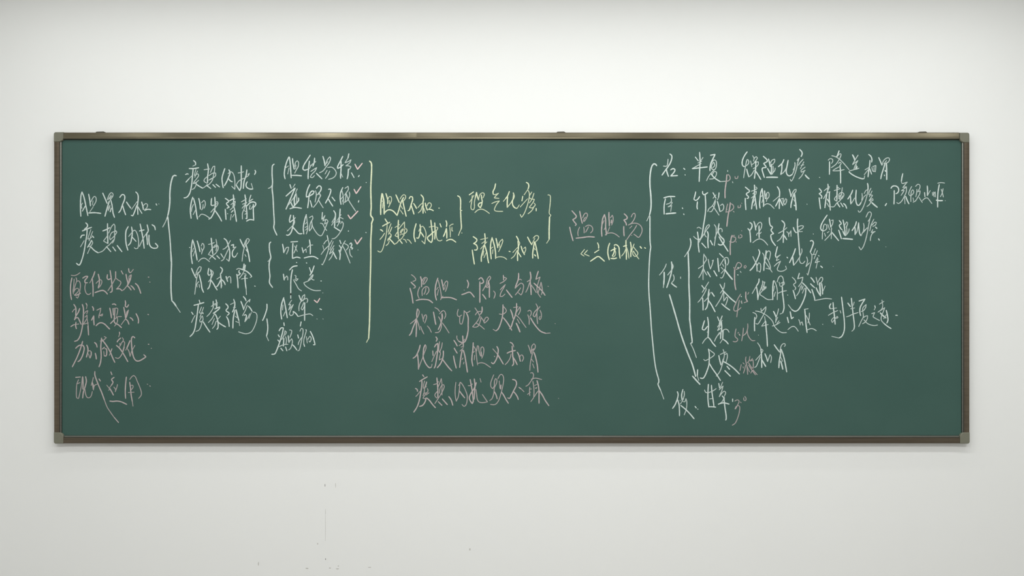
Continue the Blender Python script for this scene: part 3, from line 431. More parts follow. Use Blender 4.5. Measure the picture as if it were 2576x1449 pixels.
烦:~55,20 50,32 46,45 47,56 52,61 57,52;~57,60 57,40 60,31 64,34 63,45 57,58 55,75 50,90 43,96;57,70 62,80 65,91;~67,32 74,20 80,20 84,30 83,45 80,60 77,72 73,86 68,98 60,107 52,108 45,107;=76,50 75,62;~71,38 73,60;78,71 84,80 91,93 98,104
不:110,34 118,36 122,44 120,54 114,66 107,80 101,90 96,88;112,68 119,76 125,86 127,93;129,57 136,62 ~144,70
眠:~163,15 169,14 172,19 170,30 162,42 156,50 149,54;~165,33 178,30 196,34;~161,56 160,68 161,82;~154,78 163,71;~160,62 166,62;~170,39 173,60 173,78 172,88 ~164,99;182,37 186,52 188,68 188,88 188,104;~175,52 182,48;=178,60 181,58;~187,66 180,75 174,85;189,67 198,80 206,95 217,111;~245,89 246,90
@1420 510 240
#P large pink title right of the middle
温:20,21 27,29 32,36 29,41 22,45 28,53 32,58 29,61;14,65 17,80 23,102;41,22 44,38 48,55;~49,40 53,31 58,27 62,31 60,39 54,49 51,50 53,43 57,38;~41,65 37,74 36,83 37,89;~52,65 53,73 53,81;~56,64 64,60 72,62 76,68 75,76 70,81;~65,64 61,72 57,79;31,95 50,93 65,91 81,92
胆:108,31 103,43 101,60 100,75 101,90;108,31 111,45 111,65 113,86 110,86;~103,56 107,47;~107,72 111,65;120,25 120,40 121,55 121,62;~124,40 129,33 131,38 131,48 127,60;=127,46 126,54;~122,65 116,80;~114,83 121,81 130,81 139,85 148,92
汤:161,29 168,36 169,42 160,46 166,54 167,60;160,63 160,76 161,89;~180,38 184,30 189,28 191,34 188,44 181,54 172,60;~173,59 183,55 195,55 204,60 209,68 209,78 205,87 200,93 194,89 187,84;~182,62 176,68;~195,60 188,72 177,86 168,99;~181,87 182,88
@1420 570 240
#Y yellow book title under the large pink title
quote:~54,61 44,73 53,79;~62,63 53,73 67,79
三:89,43 92,50 92,58;81,70 93,62;70,93 80,86 91,80 99,85 108,93
因:122,44 118,56 117,72 121,89;134,50 137,48 143,50 147,56 148,70 150,85;125,65 132,61 139,59;135,54 134,68 129,79;~136,62 138,70 136,78 130,82;125,85 133,86 141,84
极:166,36 166,50 167,70 167,88;159,53 164,51 168,50;~167,56 161,70 154,79;~168,56 172,70 174,85;178,41 180,55 179,70 179,81;~188,46 183,60 181,68;~187,55 192,62 198,70 196,77 190,80 186,77 184,72 185,66;~186,65 192,75 201,87
quote:204,53 =208,58;216,56 219,58
@0 0 1456 r
#W tallest white brace left of the recipe at the right
brace:~1652,417 1649,413 =1645,412 1640,418 1637,429 1635,447 1635,467 1637,489 1638,511 1637,527 1634,541 ~1627,556;1635,543 1635,570 1635,600 1636,615 1637,621 1635,637 1633,670 1632,702 1632,724 1633,745 1635,770 1637,800 1639,830 1642,862 1645,893 1648,917 1652,937 1657,955 1657,962 1655,966 1662,982 ~1670,1004
@1600 380 280
#W white heading of the first recipe row
君:78,6 82,9 83,14 80,25 75,34 67,45 60,55;~74,18 73,28 71,34 63,34;70,40 72,50 75,58;80,43 85,40 90,42 88,48 80,57 96,56
colon:110,39 113,42;113,54 114,55
#W white name in the first recipe row
半:137,13 144,22;~155,14 149,23;147,2 148,20 147,45 146,70;~143,27 152,23;~151,28 137,36 130,40;130,40 148,38 165,36
夏:172,9 183,7 178,17 173,28 171,40 171,45;~173,30 180,20 185,22 186,32 182,42 175,40 175,32 180,25 182,33 177,38;~184,40 176,48 168,58 163,68;~176,54 182,46 186,48 185,56 179,63 170,64;173,51 180,60 188,66 195,70 ~208,69
mark:~212,44 212,47;~223,70 224,73
@1600 460 280
#W white heading of the second recipe row
臣:64,34 76,31 90,31;68,36 65,52 65,72;~80,32 82,39 80,45 70,49;~80,43 84,45 80,51 74,55;~74,55 83,52;~82,53 80,66;=69,71 80,70 92,69
colon:=107,57 108,59;=110,71 111,73
#W white name in the second recipe row
竹:138,20 136,30 134,38 138,40 143,37 147,31;142,43 141,55 142,60;154,19 154,24 157,27 166,22;160,27 161,45 161,62 159,80 156,98 153,118 149,129 143,131 ~137,127 133,123
茹:178,22 185,35;~185,27 178,35;192,22 191,33 ~188,39;~184,38 177,52 168,60 166,66;~184,42 180,56 174,66 170,66;~177,52 184,62 192,74;188,42 192,56 194,65;~194,66 201,62 203,53 200,48 195,52
mark:=209,59 210,61
#P pink dose note in the first recipe row
p:~208,68 210,55 212,48
@1600 380 280
p:210,54 209,68 206,90 206,108;~210,55 214,54 218,62 214,68 207,69
mark:~229,58 230,63 234,63 236,57
@1600 460 280
#P pink dose note in the second recipe row
p:218,45 217,55 213,75 210,100;~218,47 224,50 226,56 222,62 214,66 208,67
mark:~236,52 236,57 241,56 242,50;~244,46 245,47;~225,65 227,67
@1600 550 280
#P pink dose note in the third recipe row
p:222,38 220,45 218,60 218,83;~222,39 228,38;~223,41 230,43 230,49 224,54 216,52
mark:~238,38 237,44 241,44 245,42 245,38 241,36;~231,52 232,54;~244,27 245,28
#P pink dose note in the fourth recipe row
p:~226,112 230,117 238,114 244,109 242,103 236,101 232,107 229,118 228,130 228,144
@1600 650 280
p:228,25 228,45 229,62 231,72
mark:~251,16 250,21 253,22 255,18 253,15
#W small white specks beside the pink notes
speck:=236,20 236,22;~241,29 243,32;=235,37 236,38;243,87 244,88;~243,99 245,104
#P pink dose note in the fifth recipe row
four:~242,82 236,92 230,105 226,115 228,121 236,119 243,113;~239,96 236,112 233,135
@1600 550 280
#W white name in the third recipe row
陈:=141,21 ~145,19 151,23;142,30 144,45 144,60 146,77;~144,57 150,46 158,34 164,24 170,16 169,13 165,15 160,25 159,37 163,42;165,29 167,36 166,50 167,67;=166,54 167,66;152,56 162,67;=172,50 177,60
皮:~181,13 185,20 185,35 183,48 181,62;~182,45 187,33 194,22 199,24 199,30;192,11 190,25 191,33 197,42 203,48 203,55 198,60 193,60 190,58;192,41 198,52 206,64 213,75
#W white name in the fourth recipe row
枳:~157,81 156,95 156,108 155,125 155,141;~157,82 163,93 159,100 155,107 144,115;~155,115 150,128 145,136;~156,115 160,124 164,130;165,122 172,134;~167,93 169,105 172,116 176,106 179,95 176,97;=180,120 187,132
实:193,80 202,89;189,91 190,105 192,122;~194,108 200,98 206,90 212,90 214,100 211,107;=206,94 207,104;~200,104 203,110;~208,104 206,118 202,132 198,137 195,136;~205,117 197,126;~197,112 202,117;=205,117 213,128 223,140
@1600 650 280
#W white heading of the middle recipe rows
佐:~70,12 67,20 60,31 54,38;=65,31 65,45 64,60 ~63,67;82,7 83,20 81,35 76,52 71,67;~84,12 86,18 83,25 73,38;~86,37 88,43 87,50 82,56;82,57 88,62 94,66;~103,42 103,46
@1600 650 280
#W white name in the fifth recipe row
茯:~168,54 160,67 153,78;152,62 158,70;~162,68 162,72 154,87 147,97 143,101;154,91 155,105 155,119;169,71 167,85 167,98 164,112 160,118;~172,78 166,90 158,99;167,96 174,106 183,123;=175,78 181,87
苓:194,59 200,70;~205,56 203,68 195,80;~203,74 197,90 190,102 184,111;201,74 210,83 220,93 230,101;~203,78 203,98 210,88 212,92 210,100 207,108;198,104 207,112 217,119
@1620 770 280
#W white name in the sixth recipe row
生:140,33 137,43 135,53 139,55 147,46;147,25 149,38 149,55 148,72;~146,60 148,58;~135,86 141,77 148,71;148,71 153,76 159,85 166,93
姜:170,24 174,34;181,22 174,40;~181,32 170,48 180,38 170,56 179,50;179,35 180,50 178,62 177,75;~175,60 166,74 163,81;~170,68 178,60 187,53 193,54 197,60;=183,55 182,75;183,76 190,81 195,87;~182,76 176,85
#P pink dose note in the sixth recipe row
five:~213,52 211,62 211,70 217,77 212,82 206,81;~217,62 219,60
tablet:~230,50 229,62 226,80;~229,68 236,62 240,50 240,40;~239,55 240,65 244,73 250,79 257,79
speck:220,64 222,67
@1620 850 280
#W white name in the seventh recipe row
大:149,25 151,35 151,48 150,62 146,75 141,87 136,93 130,92;~150,26 158,32 163,37 158,43 150,48;=138,49 ~141,52 150,48;151,58 158,70 168,84 177,98
枣:~183,26 186,36 184,50 180,65 175,78 167,88;~176,38 184,34 190,32;~187,38 192,35 193,42 190,56;173,40 175,50 178,62;~179,62 183,48;184,54 196,61 208,70 221,83;=192,65 198,72;=187,75 200,88
#P pink dose note in the seventh recipe row
ten:~225,61 222,75;~229,57 232,60;~229,66 230,69
pieces:~236,43 235,50 238,65 240,84;~245,42 243,53;~239,57 245,50;~251,47 246,53 252,50 253,58 252,70 247,81;~235,62 233,72 230,81;~242,62 247,70 258,85;~238,64 244,78
@0 0 1456 r
#W white inner brace of the middle recipe rows
brace:1736,600 1738,609 1737,619 1733,630 1728,637 ~1722,646;1731,635 =1732,659 1733,686 1733,713 1734,740 1735,760 1735,785 1735,804 1737,820 1739,840 1741,862 1737,864 ~1744,878 1752,900
#W long white slanted arrow below the middle heading
arrow:=1684,741 1693,771 1702,802 1711,834 1722,867 1732,893 1742,918 1750,947;=1742,946 1750,955 1761,967;=1755,930 1754,945 ~1758,957
@1620 930 280
#W white heading of the last recipe row
使:77,50 79,57 77,67 72,80 66,89;78,69 81,80 82,95 82,106;90,45 87,58 88,70 ~93,60 93,49;~92,66 84,79;~90,73 94,74 97,66 99,74 98,90 93,104;85,82 95,90 106,101 116,113;~83,70 84,71
colon:118,84 121,88;124,90 125,91
#W white name in the last recipe row
甘:149,33 148,50 148,68 150,86;156,35 157,50 160,70 162,86;~140,46 143,52 150,52 160,48 167,43;~152,67 158,66;150,85 158,85 166,86
草:173,31 175,42;~182,28 177,40;~174,46 183,37 180,48 174,62 180,54 186,49 189,53 186,60;=181,60 186,66;~186,62 181,73 172,80;172,79 184,76 197,79;185,65 187,85 190,105 190,114 189,116
mark:205,67 205,73
#P pink dose note in the last recipe row
three:~210,72 216,69 220,72 217,80 212,90;=214,84 211,90;~216,82 221,84 221,95 217,110 211,123 204,128
mark:~231,64 231,70 235,71 236,65 233,61;~223,74 225,76
@1850 370 240 r
#W white effect notes in the first recipe row
燥:180,72 145,120 115,180 102,240 112,285 135,300 ~185,270 205,235 190,190 178,190 160,260 140,370 125,470;172,335 185,390 205,455 ~240,430 290,350;~262,130 285,175 275,215;~285,175 320,145 335,165 310,210 290,230;~232,210 250,300;~250,270 300,235 350,225 350,260 320,300 270,330;312,215 308,330 290,480;312,370 350,430 388,495
湿:425,140 480,190 490,215 430,250 465,295 470,312 415,320 408,350 425,410 442,465;505,180 520,240 532,300;~530,250 560,200 600,185 600,220 565,270;550,260 550,340 545,420;~575,290 575,350 565,415;490,325 520,380 545,420 ~600,360 608,320;=472,462 550,460 645,462
化:740,190 715,245 655,300;710,260 708,340 692,420 ~740,380 790,300;805,200 790,280 775,360 790,420 825,440 870,415 ~900,340 912,240
痰:980,35 1015,75 1018,110 1002,145;~940,205 975,165 950,240 935,320 905,420 870,500 852,522 835,490;~905,235 910,290 880,350;~1035,185 985,240 960,280;~1045,225 990,330;~1000,280 1045,270;~1065,305 1000,360 1005,385 1065,355;~1050,370 1010,440 968,485;=1065,425 1090,455 1125,485
dot:1282,462 1288,464
@1850 455 200 r
#W white effect notes in the second recipe row
清:180,112 230,155 260,190 200,240 240,290 238,315 210,322;180,318 182,400 192,530;348,75 352,130 350,180 345,260;~375,110 398,135 370,160 290,190;~315,240 350,210 385,190 375,240 290,315;345,265 315,380 295,515;355,265 370,380 390,520;~350,340 325,400;~365,400 340,460
胆:490,140 465,210 450,330 442,430 452,500;490,140 505,280 518,400 512,470;~470,290 495,260;~485,400 505,330;535,180 538,250 550,330;~545,300 570,230 600,205 618,240 610,300 580,330 565,380;~575,240 568,330;~520,455 570,420 630,430 670,465 710,508
和:765,105 800,160 810,220 805,300;~800,280 690,375;805,320 770,400 735,465;805,330 805,420 803,510;815,330 840,390 870,455;~840,330 880,320 875,370 890,430;~895,380 920,325 940,340 930,400 905,440;~870,350 900,440
胃:985,150 1005,220 1018,290;~1020,290 1045,220 1085,160 1112,155 1110,190 1080,230;1075,225 1045,320 1020,430 1015,490;=1080,230 1095,340 1108,450 1112,535;~1055,300 1078,225 1070,280;~1065,340 1095,390;=1075,445 1095,460
dot:1310,425 1312,430
@1860 535 200 r
#W white effect notes in the third recipe row
理:190,180 225,205 230,260 190,330 155,290;190,330 200,430 205,540;265,160 285,220 300,320;~305,270 340,200 385,175 410,210 400,280 360,345;360,240 360,350 362,460;~400,355 385,380 330,375 315,420;~245,550 310,500 370,480 430,500 480,545 520,595
气:548,90 552,180 572,240 608,265 580,320 628,385 580,405 578,450 600,520 662,605
和:775,145 815,180 830,225 812,290;812,290 808,400 803,548;~715,378 800,330 870,275;~795,400 750,480 690,525;810,405 840,450 868,495;~865,350 890,360 905,440;~905,400 945,330 945,435
中:1068,112 1062,200 1070,330 1080,450 1092,600 1105,780;988,270 1010,330 1040,370 ~1100,330;~1080,260 1130,238 1175,245 1160,280 1095,320;~1090,350 1155,345
dot:1352,388 1356,392
@1865 590 240 r
#W white effect notes in the fourth recipe row
破:262,230 280,270 260,340 220,430 170,510 130,550;~175,335 210,410 240,470;235,450 240,560;~240,480 262,430 290,450 295,520 285,575 260,555;~322,280 345,320 350,400;378,245 370,340 350,430 342,550;~375,300 410,250 440,265 440,320 425,385;~375,345 410,400 440,480 445,520;~350,400 380,440 470,575;~375,515 440,530
气:550,185 535,250 520,320 530,350 ~595,310 550,350 535,400 575,378;~500,485 545,440 598,405 565,480 548,535 580,560 640,555 690,525 ~675,480
dot:695,345 708,358
化:825,215 800,290 735,430;785,340 790,400 798,470 ~840,420 885,350;~920,215 925,260 895,330 885,380 905,435 940,440 970,405
痰:1050,100 1075,90 1100,120 1085,180 1050,270 ~1075,310 1070,400 1045,500 1015,620 1000,595;~995,340 1010,400 985,490 1040,430;~1130,215 1100,300;~1160,245 1110,370;~1070,310 1130,300;1175,320 1188,330;~1165,350 1125,430 1195,410;~1170,370 1140,515;=1210,480 1238,505
dot:~1400,485 1402,487
@1865 680 240 r
#W white effect notes in the fifth recipe row
健:270,130 265,180 230,240 ~165,355;230,250 245,340 252,450 ~275,340 320,220 325,160;~320,180 360,180 330,260 380,250 310,300;~345,200 350,290;~310,230 320,300;~380,265 285,360 330,400 400,445 470,445
脾:490,160 478,280 480,450;~500,155 530,220 548,310 548,450;~505,240 490,320;~520,330 500,400;~545,180 570,110 605,85 635,120 640,180 620,250;~575,180 590,240;~600,200 650,175 655,210 600,250;~560,350 620,325 690,310;625,250 630,360 645,480 650,580 630,650 ~590,668
dot:705,376 708,379
渗:~775,105 815,145 830,190 795,215 830,270 815,300;790,305 810,370 825,435;885,45 860,130 ~940,105 920,180 870,250;930,190 990,250 1060,345;~905,240 880,330 840,390;~920,220 925,290;~945,240 920,300;~965,270 930,350;985,270 975,380 930,500 870,600 820,625 770,600 ~715,525
湿:1060,110 1090,145 1115,185;1055,205 1085,235 1118,265;1075,290 1095,350 1118,430 1120,460 ~1200,445 1290,430 1378,438;~1140,105 1155,170 1170,225;~1170,180 1210,110 1240,115 1235,160 1195,210;=1195,190 1200,280 1208,390;1225,200 1235,280 1240,365;1140,265 1170,330 1208,390;~1240,330 1278,240
@1865 760 240 r
#W white effect notes in the sixth recipe row
降:~175,158 215,175 235,215 220,260;205,230 200,330 202,440;~215,135 270,145 350,180 430,240 480,300 500,360 560,430 620,465 690,465;~298,95 305,145 375,70 370,120 340,190 300,260 250,335 220,325;~355,220 365,290;~310,365 370,285;~310,368 410,342;370,290 378,400 390,530 398,675
逆:490,140 510,180 530,230;~568,100 555,160 530,240 525,310;~555,230 520,310;~590,310 520,350 470,365;~575,285 540,330
止:745,145 755,200 765,255 795,230;700,230 710,270 720,315;~710,420 760,380 800,370 835,395 868,445
呕:~875,265 890,300 900,350;~905,320 925,300 940,355;~960,110 1020,100;968,115 975,200 985,330 1003,465;~1003,425 1060,405 1100,410 1145,438;~985,200 1020,270 1050,350;~1038,165 1035,240 1015,320
dot:1240,338 1244,340;~260,502 263,505
@1850 830 200 r
#W white effect note in the seventh recipe row
和:=405,235 ~440,285 465,340;~465,345 505,375 480,420;465,350 475,430 480,520 482,690;~480,430 370,555;~455,490 420,580 380,670 350,688;=480,540 515,600 555,668;540,435 570,510 590,580 ~635,450 660,500 645,600
胃:710,270 755,335 810,405;~825,350 835,300 870,255 910,255 915,280 895,305;820,360 830,420 805,560 795,695;835,350 870,440 905,580 940,770;~825,490 865,575;=830,570 850,640 868,720
#P pink end of the dose note in the seventh recipe row
piece:~240,600 310,710 350,765 400,820
@1850 720 100 r
#P pink raised digit in the fifth recipe row
five:380,210 380,320 385,450 445,565;~445,560 400,575 315,605;~490,225 450,300
speck:~225,530 240,630
@2060 375 200 r
#W white closing phrase in the first recipe row
降:~170,205 205,175 245,185 255,220 230,265;195,230 195,340 193,465;~235,122 290,135 350,165 420,225 480,290 555,380;370,30 350,90 325,145 ~385,85 405,90 400,130 365,200 310,280 225,342;~360,265 390,240 410,260 385,300;385,300 395,400 398,520 398,625;~370,325 280,375 250,400 250,400 370,395 465,375
逆:=615,105 640,150 660,210;~718,110 680,170 615,285 715,210 665,300 640,370;~690,290 665,370;=700,320 680,370;=670,375 ~735,350 650,375 560,400;550,415 580,445 650,490 730,525 800,545 830,540 ~838,490
和:910,98 950,130 972,190 965,240;935,205 930,290 915,380 900,510;~845,380 910,340;~900,380 830,470;930,360 965,460;~970,330 985,400 1005,415;~985,320 1045,300 1035,415 1000,405;~1010,330 1010,400
胃:1095,155 1120,210 1155,295;~1160,290 1180,220 1230,170 1280,160 1295,185 1270,240 1220,260;~1190,270 1240,210;1210,265 1180,370 1150,460 1133,545;=1235,260 1240,370 1242,470 1242,560;=1212,390 1225,410;=1200,475 1203,490
@2040 450 200 r
#W white closing phrase in the second recipe row
清:150,175 185,215 195,240 150,270 200,320 195,355 180,352;150,345 160,430 175,550;310,95 315,160 300,240 ~340,140 300,170 240,220;~285,250 350,235 290,265 230,365;290,280 270,400 255,530;340,240 335,350 345,460 355,575;=300,370 335,430;~290,440 330,510
热:478,115 478,250 475,400;~425,215 540,180;~480,140 530,185;~470,310 430,370 470,410;~575,160 560,260 530,360;~510,330 520,270 570,250 605,280 590,330 540,380 510,360 530,310 570,290;~580,310 530,400 475,440 420,510 370,510;480,435 505,480 530,515;545,440 590,510;595,450 630,480 655,540
化:765,205 740,270 675,370;725,320 728,400 730,460 ~760,420 800,350;830,205 822,310 825,410 850,480 880,485 920,430 ~960,350
痰:1035,80 1045,130 1045,200 ~1010,210 975,270;~935,265 940,330 930,390;~1045,200 1030,290 1000,400 960,510 915,590 885,612 865,580;~960,340 1010,290;~1100,170 1065,240 1060,290;~1120,220 1070,330;~1060,290 1130,300 1065,400 1130,360 1140,390 1080,410;~1110,400 1070,470 1025,505;=1115,435 1160,475 1215,520
comma:=1385,450 1360,490
@2220 425 200 r
#W white last phrase of the second recipe row
除:155,355 180,320 230,310 280,335 298,390 275,440 245,455;215,395 215,520 210,645;372,85 355,160 345,230 ~360,265 455,240 370,340 440,325;~440,330 345,400 400,395 340,485;~440,340 435,420 400,500 350,590 290,635 260,615;~405,500 412,640;425,500 450,570 485,640
烦:~535,320 495,400 480,460 500,490 545,470 575,420 555,380 530,410 520,500 520,600;~560,530 570,590;~605,320 650,280 685,300 680,360 650,400;~630,370 625,440 610,510;~640,420 690,400 680,460 640,530 600,590 560,610;~670,520 700,570 730,615
止:770,430 778,510;820,310 825,400 822,490 ~875,395;~730,580 775,540 820,530 850,560 905,635
呕:~915,430 920,490;~935,420 945,510;~930,470 965,420 970,515;=1010,262 ~1070,250 1138,258;1040,285 1020,400 1010,520 1010,700;=985,572 1040,580 1100,580;~1075,370 1100,450 1115,515;~1110,360 1090,450 1060,510;~1148,580 1152,584
@2050 530 200 r
#W white closing phrase in the third recipe row
燥:225,80 170,160 120,250 105,320 125,360 170,370 ~215,330 210,260 180,245 160,280 140,400 135,520;~175,410 195,470;~225,405 260,380;265,155 280,230 290,300;~300,180 335,170 325,240 300,290;~235,250 270,350;~290,290 310,340;~300,340 300,400 270,450 180,545;~305,410 298,515;315,400 370,470 435,548
湿:445,180 485,240 445,265 485,340 500,350;435,355 460,430 485,515;515,170 535,270 550,380 555,460;~550,260 580,205 600,220 590,270 570,310;~575,280 585,360 580,430;510,370 540,440 560,460 ~615,390 628,330;=510,510 600,515 690,525
化:760,200 740,270 680,365;735,310 738,370 735,440 ~770,380 800,220;800,220 805,310 820,420 845,460 ~880,390 930,340;~890,230 900,290 885,400 960,310
痰:~935,120 980,30 1010,20 1035,60 1010,140;~1010,140 975,195;~1010,140 985,260 960,400 925,550 880,670 842,718 805,660;~1080,155 1030,260 1005,370;~1040,270 1100,210 1125,215 1110,260 1060,290;=1110,300 1135,325;~1060,345 1030,400 1105,380 1050,420 1020,490 1015,550;=1165,515 1180,540;~1298,660 1302,664
@2070 735 210 r
#W white closing phrase in the sixth recipe row
制:140,200 115,250 130,290 ~240,275;178,180 185,280 200,400 215,560;~95,405 170,360 260,320;~190,440 150,490 165,530 210,470 250,420 265,440 240,460;~300,320 315,365;325,85 340,200 355,330 370,450 378,580 370,680 330,770 280,800 ~155,770
半:=435,190 480,250;~548,170 530,230;497,105 510,230 525,360 540,480 550,600 540,650 ~505,682;~485,290 555,275;~410,430 460,415 520,385 615,355
夏:630,155 735,120 690,190 650,270 645,350 660,410;~690,330 700,270 755,215 745,270 700,330 670,340;~700,350 705,430 670,500 625,600;~700,450 740,420 780,410 775,460 740,520 690,552;~715,480 770,540 830,570 900,582 955,573
毒:905,235 915,270 ~895,310;~850,375 905,355 880,410 875,430 990,495;~1030,135 1045,230;~985,210 1065,160;~1045,235 1030,290 960,350 1080,270 1050,350;=1000,360 1050,410 1100,450;~1050,350 1020,420 1020,490 1060,540;1060,540 1120,590 1190,635;1105,315 1125,400 1135,490 1115,540;~1060,465 1110,390
dot:1270,402 1300,404
'''
def parse(txt):
    lines=[]; x0=y0=0; k=1
    for ln in txt.splitlines():
        ln=ln.strip()
        if not ln: continue
        if ln[0]=='@':
            a=ln[1:].split(); x0=float(a[0]); y0=float(a[1]); r=len(a)>3; k=float(a[2])/(1456 if r else 257.6); ox,oy=(0,0) if r else (.1,.7)
        elif ln[0]=='#':
            lines.append(dict(col=ln[1],label=ln[3:],chars=[]))
        else:
            name,body=ln.split(':',1); ch=dict(name=name,strokes=[])
            for st in body.split(';'):
                w=3.0; pts=[]
                if not st.strip(): continue
                for tok in st.split():
                    if tok[0]=='~':
                        if pts:
                            ch['strokes'].append(dict(w=w,pts=pts)); pts=[pts[-1]]
                        w=2.3; tok=tok[1:]
                    elif tok[0]=='=':
                        w=3.5; tok=tok[1:]
                    if tok:
                        a,b=tok.split(','); pts.append((x0+(float(a)+ox)*k,y0+(float(b)+oy)*k))
                ch['strokes'].append(dict(w=w,pts=pts))
            lines[-1]['chars'].append(ch)
    return lines
def smooth(p,n=5):
    if len(p)<3: return list(p)
    def corner(i):
        if i<=0 or i>=len(p)-1: return True
        ax,ay=p[i][0]-p[i-1][0],p[i][1]-p[i-1][1]; bx,by=p[i+1][0]-p[i][0],p[i+1][1]-p[i][1]
        return (ax*bx+ay*by)<-0.1*math.hypot(ax,ay)*math.hypot(bx,by)
    out=[p[0]]
    for i in range(len(p)-1):
        q1,q2=p[i],p[i+1]; L=math.dist(q1,q2)
        def tan(j,ref):
            if corner(j): return ((q2[0]-q1[0])*.9,(q2[1]-q1[1])*.9)
            dx,dy=p[j+1][0]-p[j-1][0],p[j+1][1]-p[j-1][1]; d=math.hypot(dx,dy)+1e-9
            return (dx/d*L,dy/d*L)
        m1,m2=tan(i,0),tan(i+1,1); m=max(1,min(n,int(L/2.5)))
        for a in range(1,m+1):
            t=a/m; h1=2*t**3-3*t*t+1; h2=t**3-2*t*t+t; h3=-2*t**3+3*t*t; h4=t**3-t*t
            out.append(tuple(h1*q1[c]+h2*m1[c]+h3*q2[c]+h4*m2[c] for c in (0,1)))
    return out

# ---------------------------------------------------------------- chalk handwriting on the writing surface
CD = SURF-0.0004
def runs(pts):
    """split a smoothed polyline where it turns sharply so that every run can be a clean ribbon"""
    out = [[pts[0]]]
    for i in range(1, len(pts)):
        out[-1].append(pts[i])
        if i < len(pts)-1:
            ax, ay = pts[i][0]-pts[i-1][0], pts[i][1]-pts[i-1][1]; bx, by = pts[i+1][0]-pts[i][0], pts[i+1][1]-pts[i][1]
            if ax*bx+ay*by < 0.45*math.hypot(ax, ay)*math.hypot(bx, by): out.append([pts[i]])
    return out
DEP = [0]
def ribbon(pts, w_, vs, fs, mi, m, rnd, d):
    L = [0.0]
    for a_, b_ in zip(pts, pts[1:]): L.append(L[-1]+math.dist(a_, b_))
    tot = L[-1]
    if tot < 0.3: return
    DEP[0] = (DEP[0]+1) % 26; d = CD-0.000012*DEP[0]
    n = len(pts); base = len(vs)
    for i, p in enumerate(pts):
        a_ = pts[max(0, i-1)]; b_ = pts[min(n-1, i+1)]
        dx, dy = b_[0]-a_[0], b_[1]-a_[1]; q = math.hypot(dx, dy)+1e-9
        edge = min(L[i], tot-L[i])
        h = w_/2*(0.84+0.16*min(1, edge/4.0))*rnd.uniform(0.92, 1.08)
        nx, ny = -dy/q*h, dx/q*h
        vs.append(px(p[0]+nx, p[1]+ny, d)); vs.append(px(p[0]-nx, p[1]-ny, d))
    for i in range(n-1):
        k = base+2*i; fs.append((k, k+1, k+3, k+2)); mi.append(m)
    for e, s in ((0, -1), (n-1, 1)):
        p = pts[e]; o_ = pts[1] if e == 0 else pts[n-2]
        dx, dy = p[0]-o_[0], p[1]-o_[1]; a0 = math.atan2(dy, dx); h = w_/2*0.84
        k = len(vs); d -= 0.000004
        for j in range(5):
            t = a0-math.pi/2+math.pi*j/4
            vs.append(px(p[0]+h*math.cos(t)*0.8, p[1]+h*math.sin(t)*0.8, d))
        fs.append((k, k+1, k+2, k+3, k+4)); mi.append(m)
rnd = random.Random(4)
TRIM = 0.35
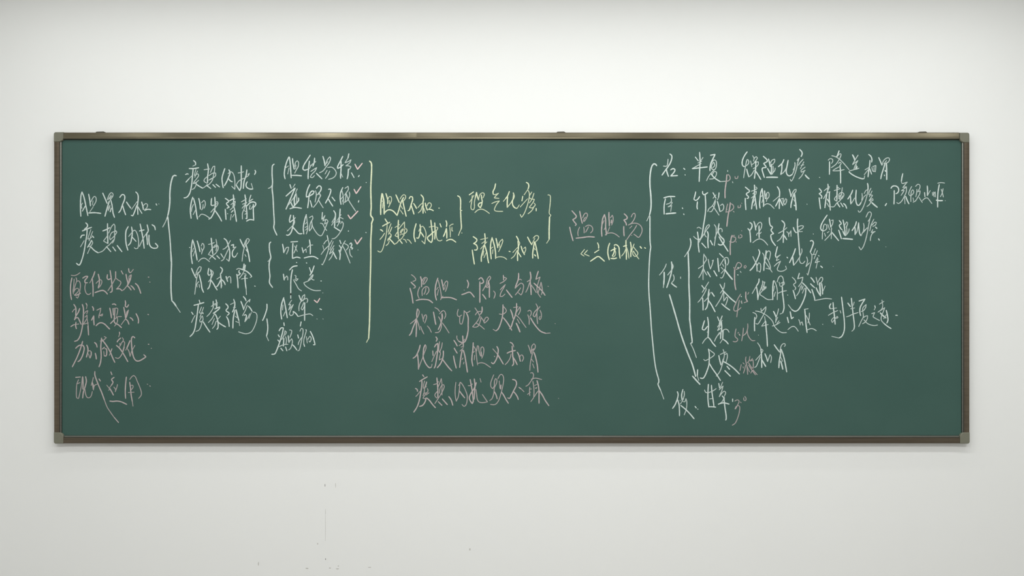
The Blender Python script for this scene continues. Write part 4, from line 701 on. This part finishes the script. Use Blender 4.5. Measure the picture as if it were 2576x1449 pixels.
for line in parse(STROKES):
    cname = {'W': 'white', 'Y': 'yellow', 'P': 'pink', 'R': 'pink'}[line['col']]
    grp = None
    pcs = []
    for ch in line['chars']:
        vs_, fs_, mi_ = [], [], []
        for si, s in enumerate(ch['strokes']):
            q = smooth(s['pts'])
            m_ = 1 if s['w'] < 2.5 else 0
            w_ = s['w']*(1.0 if math.dist(q[0], q[-1]) > 3 or len(q) > 3 else 0.85)
            for rn in runs(q):
                ribbon(rn, w_, vs_, fs_, mi_, m_, rnd, CD-0.00002*(si % 8))
        if not fs_: continue
        pcs.append((ch['name'], vs_, fs_, mi_))
    if not pcs: continue
    cx_ = sum(v[0] for _, vs_, _, _ in pcs for v in vs_)/sum(len(vs_) for _, vs_, _, _ in pcs)
    kind = 'chalk_line'
    if pcs[0][0] in ('brace', 'tick', 'arrow') : kind = {'brace': 'chalk_brace', 'tick': 'chalk_tick', 'arrow': 'chalk_arrow'}[pcs[0][0]]
    if kind != 'chalk_line':
        V, F, MI = [], [], []
        for _, vs_, fs_, mi_ in pcs:
            k = len(V); V += vs_; F += [tuple(i+k for i in f) for f in fs_]; MI += mi_
        o = link(kind, V, F, CHALK[line['col']], board)
        for p, q in zip(o.data.polygons, MI): p.material_index = q
        o['label'] = line['label']
        continue
    par = bpy.data.objects.new('chalk_line', None); scene.collection.objects.link(par)
    par.parent = board; par['label'] = line['label']
    for nm, vs_, fs_, mi_ in pcs:
        o = link('chalk_mark' if nm in ('mark', 'dot', 'speck', 'comma', 'colon', 'quote', '点') and len(vs_) < 60 else 'chalk_character', vs_, fs_, CHALK[line['col']], par)
        for p, q in zip(o.data.polygons, mi_): p.material_index = q

# ---------------------------------------------------------------- ceiling lamps above and before the board
def emit_mat(name, col, strength):
    m = bpy.data.materials.new(name); m.use_nodes = True; nt = m.node_tree
    nt.nodes.clear(); e = nt.nodes.new('ShaderNodeEmission'); o = nt.nodes.new('ShaderNodeOutputMaterial')
    e.inputs['Color'].default_value = col; e.inputs['Strength'].default_value = strength
    nt.links.new(e.outputs[0], o.inputs['Surface']); return m
M_GLOW = emit_mat('lit_diffuser', (0.975, 1.0, 0.985, 1), 5.0)
def lamp(name, X, Y, sx, sy, i, label, cat, group):
    r = bpy.data.objects.new(name, None); scene.collection.objects.link(r); r.location = (X, Y, CEIL)
    r['label'] = label; r['category'] = cat; r['group'] = group
    t = 0.012
    h = box('housing', -sx/2-t, sx/2+t, -sy/2-t, sy/2+t, -0.022, 0.0, M_LAMPCASE, r)
    box('diffuser', -sx/2, sx/2, -sy/2, sy/2, -0.026, -0.0222, M_GLOW, r)
for i, X in enumerate(LAMPS):
    lamp('ceiling_downlight', X, LAMP_Y, 0.20, 0.10, i, 'small lit ceiling downlight in the row in front of the chalkboard', 'lamp', 'downlights in front of the chalkboard')
for i, X in enumerate((-1.9, 0.0, 1.9)):
    lamp('ceiling_panel', X, -3.0, 1.2, 0.6, i, 'large lit ceiling panel behind the row of downlights', 'lamp', 'ceiling panels further back')
lamp('ceiling_strip_lamp', 0, -0.50, 4.6, 0.04, 0, 'long slim lit strip lamp on the ceiling close to the wall above the chalkboard', 'lamp', 'strip lamp above the chalkboard')
